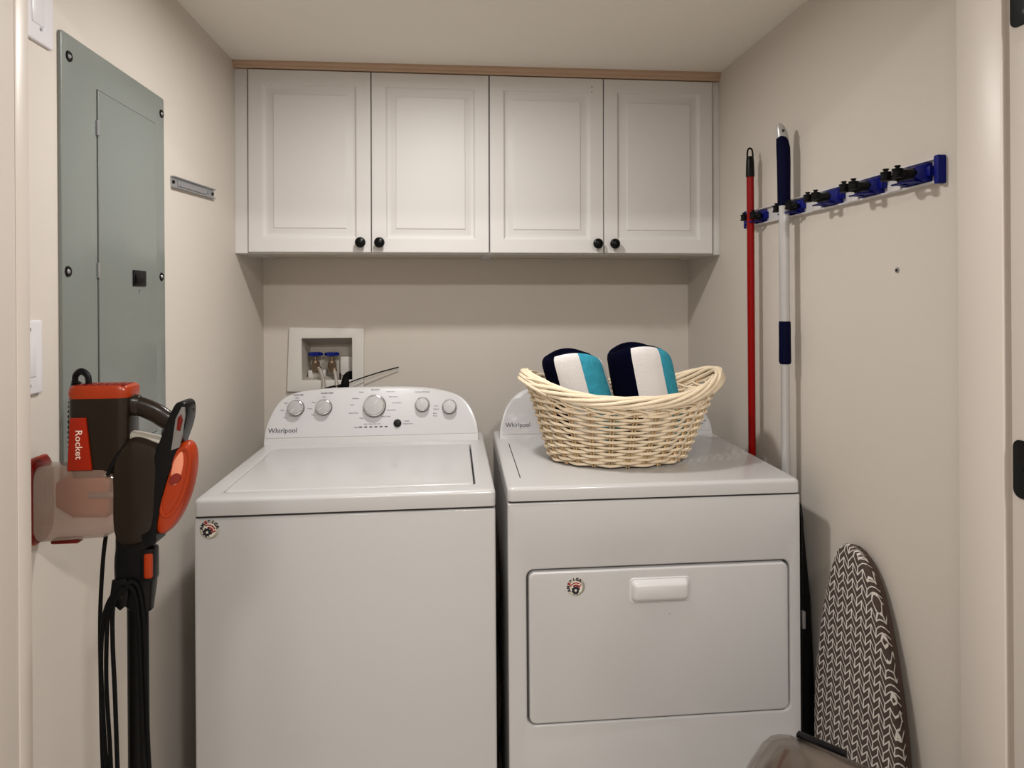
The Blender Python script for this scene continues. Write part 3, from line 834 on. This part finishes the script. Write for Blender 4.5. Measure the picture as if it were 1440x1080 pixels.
b = B(); b.loops([[(x, y, z) for x, y in dshape(d)] for z, d in ((0, .006), (.012, .004), (.022, .0055))]); b.build('base_ring', M['blackp'], t)
b = B(); b.box(-.04, .04, -BD / 2 - .045, -BD / 2 + .05, .004, .014, .003); b.build('pedal', M['silver'], t)

# ------------------------------------------------------------------ wicker basket
BX, BY, BZ = .467, 1.822, .9215
t = thing('wicker_basket', 'oval pale wicker basket with flared handles on top of dryer', 'basket', (BX, BY, BZ), math.radians(-2))
HB = .205
def half(z_):      # half axes as a function of height fraction
    k = z_
    return .190 + .074 * k ** .85, .128 + .060 * k ** .85
def bp(a, k, off=0):
    A_, B_ = half(k)
    fl = abs(math.cos(a)) ** 6
    A2 = A_ + .012 * fl * k * k; 
    zz = k * (.182 + .050 * (abs(math.cos(a)) ** 3))
    x = (A2 + off) * math.cos(a); y = (B_ + off) * math.sin(a)
    return Vector((x + .014 * k, y, zz))
NS = 26
b = B(); b.loops([[(x * s_, y * s_, z) for x, y in [((.190) * math.cos(2 * PI * i / 48), .126 * math.sin(2 * PI * i / 48)) for i in range(48)]] for z, s_ in ((.0, .97), (.003, 1.0), (.008, 1.0), (.010, .97))]); b.build('base', M['cane2'], t)
# stakes
for i in range(NS):
    a = 2 * PI * (i + .5) / NS
    b = B()
    for dd in (-.0035, .0035):
        b.tube([bp(a + dd / .2, k / 8 * .93, 0) for k in range(9)], .0026, 6)
    b.build('stake', M['cane2'], t)
# weavers
NR = 17
for j in range(NR):
    k = .03 + .76 * j / (NR - 1)
    pts = []; n = NS * 4
    for i in range(n):
        a = 2 * PI * i / n
        ph = math.cos(a * NS / 2 + PI / NS * 0 + (PI if j % 2 else 0)) if False else math.sin((a * NS / 2 + (PI if j % 2 else 0)) )
        kk = k + .004 * noise.noise(Vector((math.cos(a) * 3, math.sin(a) * 3, j * 2.3)))
        pts.append(bp(a, kk, .0072 * ph))
    rr = [.0033 + .0007 * noise.noise(Vector((i * .13, j * 5.1, 0))) for i in range(n)]
    b = B(); b.tube(pts, rr, 6, closed=True, flat=1.12); b.build('weaver', M['cane'], t)
# crossing strands under the rim
for j in range(NS):
    a0 = 2 * PI * j / NS
    for sg in (1, -1):
        b = B(); pts = []
        for i in range(9):
            s_ = i / 8
            pts.append(bp(a0 + sg * s_ * .62, .80 + .15 * s_ + .015 * math.sin(s_ * 9 + j), .004 * sg * math.cos(s_ * PI * 2)))
        b.tube(pts, .0030, 6); b.build('crossing_strand', M['cane'], t)
# rim: roped bundle of thick canes
def rimp(a):
    p = bp(a, 1.0, 0); return p
NT = 7
for j in range(NT):
    pts = []; rr = []
    n = 150
    for i in range(n):
        a = 2 * PI * i / n
        c_ = rimp(a)
        ph = a * 3 + 2 * PI * j / NT
        R_ = .0105 + .004 * abs(math.cos(a)) ** 4
        od = Vector((math.cos(a), math.sin(a) * 1.4, 0)).normalized()
        wob = .0016 * noise.noise(Vector((a * 4, j * 3.7, 1)))
        pts.append(c_ + od * (R_ * .8 * math.cos(ph) + wob) + Vector((0, 0, 1)) * (R_ * 1.25 * math.sin(ph) + wob))
        rr.append(.0052 + .0006 * noise.noise(Vector((a * 2, j, 5))))
    b = B(); b.tube(pts, rr, 8, closed=True); b.build('rim_cane', M['cane'], t)
# handle loops: extra canes bulging out at the two ends, over an opening
for sg in (1, -1):
    for j in range(3):
        pts = []
        for i in range(15):
            s_ = -1 + 2 * i / 14
            a = (0 if sg > 0 else PI) + s_ * .62
            c_ = rimp(a); up = math.cos(s_ * PI / 2)
            pts.append(c_ + Vector((sg * (.002 + .008 * up + .004 * j), 0, .006 + .010 * up - .010 * j)))
        b = B(); b.tube(spline(pts, 2), .0056, 8); b.build('handle_cane', M['cane'], t)

# ------------------------------------------------------------------ rolled towels in the basket
def towel(cx, cy, z0, rx, ry, H, lean_x, lean_y, bands, rz, label, seed):
    t = thing('rolled_towel', label, 'towel', (cx, cy, z0), 0, None)
    T = Matrix.Rotation(rz, 4, 'Z')
    b = B(); n = 96; rings = []
    prof = [(-.0, .90), (.01, .98), (.03, 1.0), (H * .3, 1.01), (H * .55, 1.0), (H * .8, .99), (H - .026, .985), (H - .012, .95), (H - .004, .89), (H, .80), (H - .004, .72), (H - .012, .66)]
    for h, s_ in prof:
        r = []
        for i in range(n):
            a = 2 * PI * i / n
            w_ = 1 + .035 * noise.noise(Vector((math.cos(a) * 1.6 + seed, math.sin(a) * 1.6, h * 9))) + .01 * noise.noise(Vector((math.cos(a) * 6, math.sin(a) * 6 + seed, h * 30)))
            dome = -.026 * (math.cos(a)) ** 2 * (h / H) * (rx / .1)
            r.append((rx * s_ * w_ * math.cos(a) + lean_x * h, ry * s_ * w_ * math.sin(a) + lean_y * h, h + dome))
        rings.append(r)
    # inner end: spiral grooves
    for s_, dz in ((.60, -.004), (.54, -.013), (.46, -.004), (.40, -.013), (.30, -.004), (.22, -.012), (.08, -.006)):
        rings.append([(rx * s_ * math.cos(a) + lean_x * H, ry * s_ * math.sin(a) + lean_y * H, H + dz - .012 * math.cos(a) ** 2 * s_) for a in [2 * PI * i / n for i in range(n)]])
    R = b.loops(rings)
    b.bm.faces.ensure_lookup_table()
    k = 0
    nr = len(rings) - 1
    for ri in range(nr):
        for i in range(n):
            f_ = b.bm.faces[k]; k += 1
            # angle measured across the front: -1 left .. 1 right
            a = 2 * PI * (i + .5) / n
            deg = (math.degrees(a) - 270 + 180) % 360 - 180     # 0 faces the camera, + to the right
            m_ = 0
            for lo, hi, mi in bands:
                if lo <= deg < hi: m_ = mi
            if ri >= 8: m_ = 0
            f_.material_index = m_
    o = b.build('towel', [M['navy'], M['twhite'], M['teal']], t, ang=80)
    o.matrix_local = T
    return t


towel(.400, 1.822, .978, .089, .075, .252, -.27, -.06, [(-46, 4, 1), (4, 60, 2), (60, 90, 1), (90, 180, 2)], 0,
      'rolled towel with navy, white and teal stripes, left one in wicker basket', 3.1)
towel(.580, 1.830, .975, .094, .078, .270, -.20, -.06, [(-25, 27, 1), (27, 72, 2), (90, 150, 1)], 0,
      'rolled towel with broad navy stripe at left, right one in wicker basket', 8.4)

# ------------------------------------------------------------------ stick vacuum hanging by left wall
VY = 1.17
t = thing('stick_vacuum', 'orange and charcoal corded stick vacuum standing upright by left wall', 'vacuum', (-.535, VY, 0))
T = at_origin(t) @ Matrix(((.902, 0, 0, -.0494), (0, .62, 0, VY * .38), (0, 0, 1, 0), (0, 0, 0, 1)))
# upper cyclone housing
b = B(T)
sec = [(-.664, 1.089), (-.664, 1.205), (-.660, 1.214), (-.562, 1.214), (-.557, 1.205), (-.555, 1.150), (-.560, 1.100), (-.575, 1.089)]
top = rrect(-.664, -.556, VY - .036, VY + .050, .018, 4)
def taper(s_, dx=0): return [((x + .61) * s_ - .61 + dx, (y - VY) * s_ + VY) for x, y in top]
b.loops([[(x, y, z) for x, y in taper(s_)] for z, s_ in ((1.080, .90), (1.095, .97), (1.15, .99), (1.208, 1.0), (1.214, .98))])
hs = b.build('cyclone_housing', M['brown'], t)
b = B(T); b.loops([[(x, y, z) for x, y in taper(s_)] for z, s_ in ((1.2135, 1.0), (1.222, 1.03), (1.231, 1.0), (1.235, .90))]); cp = b.build('top_cap', M['orange'], t)
for i in range(7):
    x = -.650 + i * .0135
    B(T).box(x, x + .0075, VY - .030, VY + .020, 1.2335, 1.2365, .001).build('vent_slot', M['redp'], cp)
# orange label panel on the housing
b = B(T); b.prism([(-.661, 1.0935), (-.656, 1.182), (-.6275, 1.182), (-.6175, 1.0935)], VY - .0415, VY - .033, .003); lp = b.build('label_panel', mat('red_orange_plastic', srgb(150, 30, 3), .3, spec=.3, coat=.1), t)
text('Rocket', .0172, T @ basis((-.6400, VY - .0417, 1.1375), (0, 0, -1), (1, 0, 0)), M['printw'], lp, sx=1.0)
# ribbed hose behind the housing
b = B(T); pts = spline([(-.662, VY + .010, 1.240), (-.6685, VY + .012, 1.20), (-.6700, VY + .012, 1.14), (-.668, VY + .014, 1.09)], 14)
b.tube(pts, [.010 if i % 2 else .0070 for i in range(len(pts))], 10); b.build('ribbed_hose', M['blackr'], t)
b = B(T); b.tube(spline([(-.664, VY + .01, 1.235), (-.663, VY + .008, 1.250), (-.652, VY + .006, 1.2575), (-.640, VY + .004, 1.250), (-.637, VY + .002, 1.236)], 5), .0058, 10); b.build('hose_elbow', M['blackp'], t)
# dust cup (clear) with coloured ring to the left
CZ = 1.037
def rr_ring(x, hy, hz, zc=CZ): return [(x, VY + a_, zc + c_) for a_, c_ in rrect(-hy, hy, -hz, hz, min(hy, hz) * .55, 6)]
b = B(T); b.loops([rr_ring(x, hy, hz) for x, hy, hz in ((-.718, .046, .062), (-.712, .048, .064), (-.60, .046, .060), (-.578, .042, .050), (-.572, .032, .036))])
b.build('dust_cup', M['clear'], t)
b = B(T); b.loops([rr_ring(x, hy, hz, CZ + .004) for x, hy, hz in ((-.7365, .036, .058), (-.735, .046, .068), (-.729, .050, .072), (-.722, .050, .070), (-.719, .047, .064))])
b.build('cup_door', M['redp'], t)
b = B(T); b.loops([rr_ring(x, hy, hz, CZ + .004) for x, hy, hz in ((-.7290, .0508, .0735), (-.7250, .0508, .0735))]); b.build('cup_seal', M['orange'], t)
b = B(T); b.loops([rr_ring(x, hy, hz, CZ + .012) for x, hy, hz in ((-.690, .018, .022), (-.660, .030, .038), (-.600, .034, .040), (-.590, .03, .03))]); b.build('filter_cone', mat('salmon_filter', srgb(165, 105, 85), .6), t)
B(T).box(-.628, -.574, VY - .040, VY - .030, 1.046, 1.056, .003).build('cup_latch', M['silver'], t)
B(T).box(-.700, -.650, VY - .020, VY + .010, .9665, .9745, .003).build('cup_tab', M['redp'], t)
# motor body
b = B(T)
body = spline([(-.582, 1.105, 0), (-.566, 1.132, 0), (-.545, 1.146, 0), (-.515, 1.139, 0), (-.492, 1.120, 0), (-.486, 1.05, 0), (-.500, .985, 0), (-.520, .968, 0), (-.560, .962, 0), (-.578, .978, 0), (-.584, 1.03, 0)], 5, True)
b.prism([(p.x, p.y) for p in body], VY - .052, VY + .050, .022); b.build('motor_body', M['brown'], t)
b = B(T); b.tube(spline([(-.588, VY - .046, 1.085), (-.572, VY - .044, 1.115), (-.550, VY - .036, 1.138)], 6), .0035, 8); b.build('body_seam', M['blackp'], t)
# handle
b = B(T)
pts = spline([(-.572, VY, 1.199), (-.545, VY, 1.196), (-.515, VY, 1.184), (-.488, VY, 1.169), (-.466, VY, 1.176), (-.456, VY, 1.196)], 7)
b.tube(pts, [.0175 - .002 * abs(2 * i / (len(pts) - 1) - .9) for i in range(len(pts))], 16); b.build('handle', M['brown'], t)
B(T).lathe([(.0185, 0), (.0185, .020), (.0170, .022)], (-.566, VY, 1.1995), (1, 0, -.12), 18).build('handle_collar', M['brown'], t)
b = B(T)
br = spline([(-.470, 1.196, 0), (-.460, 1.206, 0), (-.448, 1.204, 0), (-.444, 1.190, 0), (-.448, 1.165, 0), (-.458, 1.138, 0), (-.470, 1.105, 0), (-.486, 1.06, 0), (-.500, 1.00, 0), (-.503, .968, 0), (-.526, .968, 0), (-.527, 1.02, 0), (-.518, 1.08, 0), (-.500, 1.128, 0), (-.486, 1.160, 0)], 4, True)
b.prism([(p.x, p.y) for p in br], VY - .050, VY + .018, .005); b.build('rear_frame', M['blackp'], t)
b = B(T); b.prism([(-.472, 1.125), (-.464, 1.178), (-.453, 1.198), (-.447, 1.198), (-.446, 1.184), (-.452, 1.150), (-.457, 1.130)], VY - .054, VY - .048, .002); b.build('trigger_plate', M['silver'], t)
b = B(T); b.prism([(-.461, 1.160), (-.459, 1.180), (-.453, 1.186), (-.450, 1.176), (-.455, 1.158)], VY - .057, VY - .052, .001); b.build('power_switch', M['redp'], t)
b = B(T); b.tube([(-.572, VY + .01, 1.185), (-.572, VY + .01, 1.13)], .010, 12); b.build('strut', M['silver'], t)
b = B(T); b.loops([[(-.523 + .046 * c1 * s_, VY + .0 + .026 * s_ * s1, 1.1395 + h - .012 * c1 * s_) for c1, s1 in [(math.cos(2 * PI * i / 28), math.sin(2 * PI * i / 28)) for i in range(28)]] for h, s_ in ((-.006, 1), (.0, 1), (.005, .85), (.007, .4))]); b.build('body_highlight', M['grayp'], t)  # pale piece added as a painted highlight on top of the motor body
# orange end cover with ring
def ell(cx, cz, rx, rz_, tilt_, n=36):
    o = []
    for i in range(n):
        a = 2 * PI * i / n; x, z = rx * math.cos(a), rz_ * math.sin(a)
        o.append((cx + x * math.cos(tilt_) - z * math.sin(tilt_), cz + x * math.sin(tilt_) + z * math.cos(tilt_)))
    return o
EX, EZ, ET = -.4735, 1.058, -.32
b = B(T); pts_ = ell(EX, EZ, .0300, .0820, ET)
b.prism(pts_, VY - .044, VY + .012, .016); oc = b.build('filter_cover', M['orange'], t)
b = B(T); b.tube([(x, VY - .044, z) for x, z in ell(EX + .006, EZ + .012, .0195, .0600, ET)], .0042, 8, closed=True); b.build('cover_ring', M['orange'], oc)
b = B(T); b.prism(ell(EX + .010, EZ + .036, .010, .030, ET + .1), VY - .0465, VY - .040, .003); b.build('cover_window', mat('pale_orange_plastic', srgb(226, 140, 110), .15, coat=.6), oc)
b = B(T); b.prism(ell(EX + .006, EZ + .018, .008, .012, ET - .6), VY - .0485, VY - .043, .002); b.build('cover_latch', mat('deep_orange_plastic', srgb(120, 24, 14), .3), oc)
# neck, latch, wand
b = B(T)
def neck(z, x0, x1, hy): return [(x, y, z) for x, y in rrect(x0, x1, VY - hy, VY + hy, .012, 4)]
b.loops([neck(.985, -.583, -.522, .030), neck(.955, -.584, -.522, .028), neck(.940, -.586, -.518, .028), neck(.925, -.587, -.516, .027), neck(.885, -.586, -.519, .026), neck(.860, -.575, -.522, .022), neck(.845, -.560, -.523, .019)])
b.build('neck', M['blackp'], t)
b = B(T); b.box(-.5385, -.5115, VY - .031, VY + .010, .8985, .9560, .005); lt = b.build('release_housing', M['blackp'], t)
b = B(T); b.box(-.5280, -.5130, VY - .0335, VY - .028, .9060, .9480, .003); b.build('release_button', M['orange'], lt)
B(T).lathe([(.0195, .075), (.0195, .862)], (-.5500, VY, 0), (0, 0, 1), 20).build('wand', M['blackm'], t)
# cord hook with screw
b = B(T); b.prism([(-.586, .905), (-.560, .908), (-.556, .880), (-.560, .862), (-.572, .853), (-.582, .862), (-.590, .878)], VY - .034, VY - .022, .003); ck = b.build('cord_hook', M['blackp'], t)
B(T).lathe([(.0075, 0), (.0075, .003), (.0045, .0035), (.004, .001)], (-.5735, VY - .0335, .879), (0, -1, 0), 18).build('screw', M['brown'], ck)
# floor head, below the frame
b = B(T); b.box(-.66, -.43, VY - .055, VY + .045, .004, .060, .015); b.build('floor_head', M['brown'], t)
b = B(T); b.tube([(-.5500, VY, .085), (-.5500, VY, .045)], .024, 14); b.build('swivel', M['blackp'], t)
# power cord: loops from the hook and one run from the dust cup
def zx(px_, z): return px_
runs = [
    [(-.612, VY + .015, .975), (-.613, VY, .93), (-.615, VY - .01, .84), (-.613, VY - .015, .72), (-.609, VY - .02, .60), (-.604, VY - .02, .50), (-.590, VY - .02, .34), (-.560, VY - .03, .22)],
    [(-.566, VY - .036, .895), (-.584, VY - .038, .880), (-.598, VY - .036, .85), (-.6045, VY - .034, .80), (-.6050, VY - .034, .74), (-.599, VY - .034, .62), (-.591, VY - .03, .50), (-.583, VY - .03, .36), (-.566, VY - .03, .30)],
    [(-.560, VY - .040, .895), (-.577, VY - .042, .878), (-.590, VY - .040, .85), (-.5945, VY - .038, .79), (-.5945, VY - .038, .72), (-.589, VY - .038, .62), (-.586, VY - .034, .50), (-.578, VY - .03, .36), (-.560, VY - .03, .31)],
    [(-.556, VY - .036, .896), (-.570, VY - .044, .884), (-.581, VY - .042, .86), (-.5825, VY - .040, .80), (-.580, VY - .038, .72), (-.5765, VY - .038, .60), (-.575, VY - .034, .50), (-.570, VY - .03, .36), (-.556, VY - .03, .31)],
    [(-.560, VY - .040, .898), (-.548, VY - .034, .902), (-.538, VY - .030, .885), (-.531, VY - .028, .83), (-.5285, VY - .026, .72), (-.524, VY - .026, .60), (-.5175, VY - .026, .48), (-.524, VY - .03, .34), (-.545, VY - .03, .30)],
    [(-.560, VY - .040, .893), (-.550, VY - .040, .894), (-.543, VY - .034, .875), (-.539, VY - .030, .82), (-.537, VY - .028, .72), (-.534, VY - .028, .60), (-.530, VY - .028, .48), (-.532, VY - .03, .34), (-.545, VY - .03, .31)],
]
b = B(T)
for r_ in runs:
    b.tube(spline(r_, 8), .0040, 8)
b.build('power_cord', M['blackr'], t)
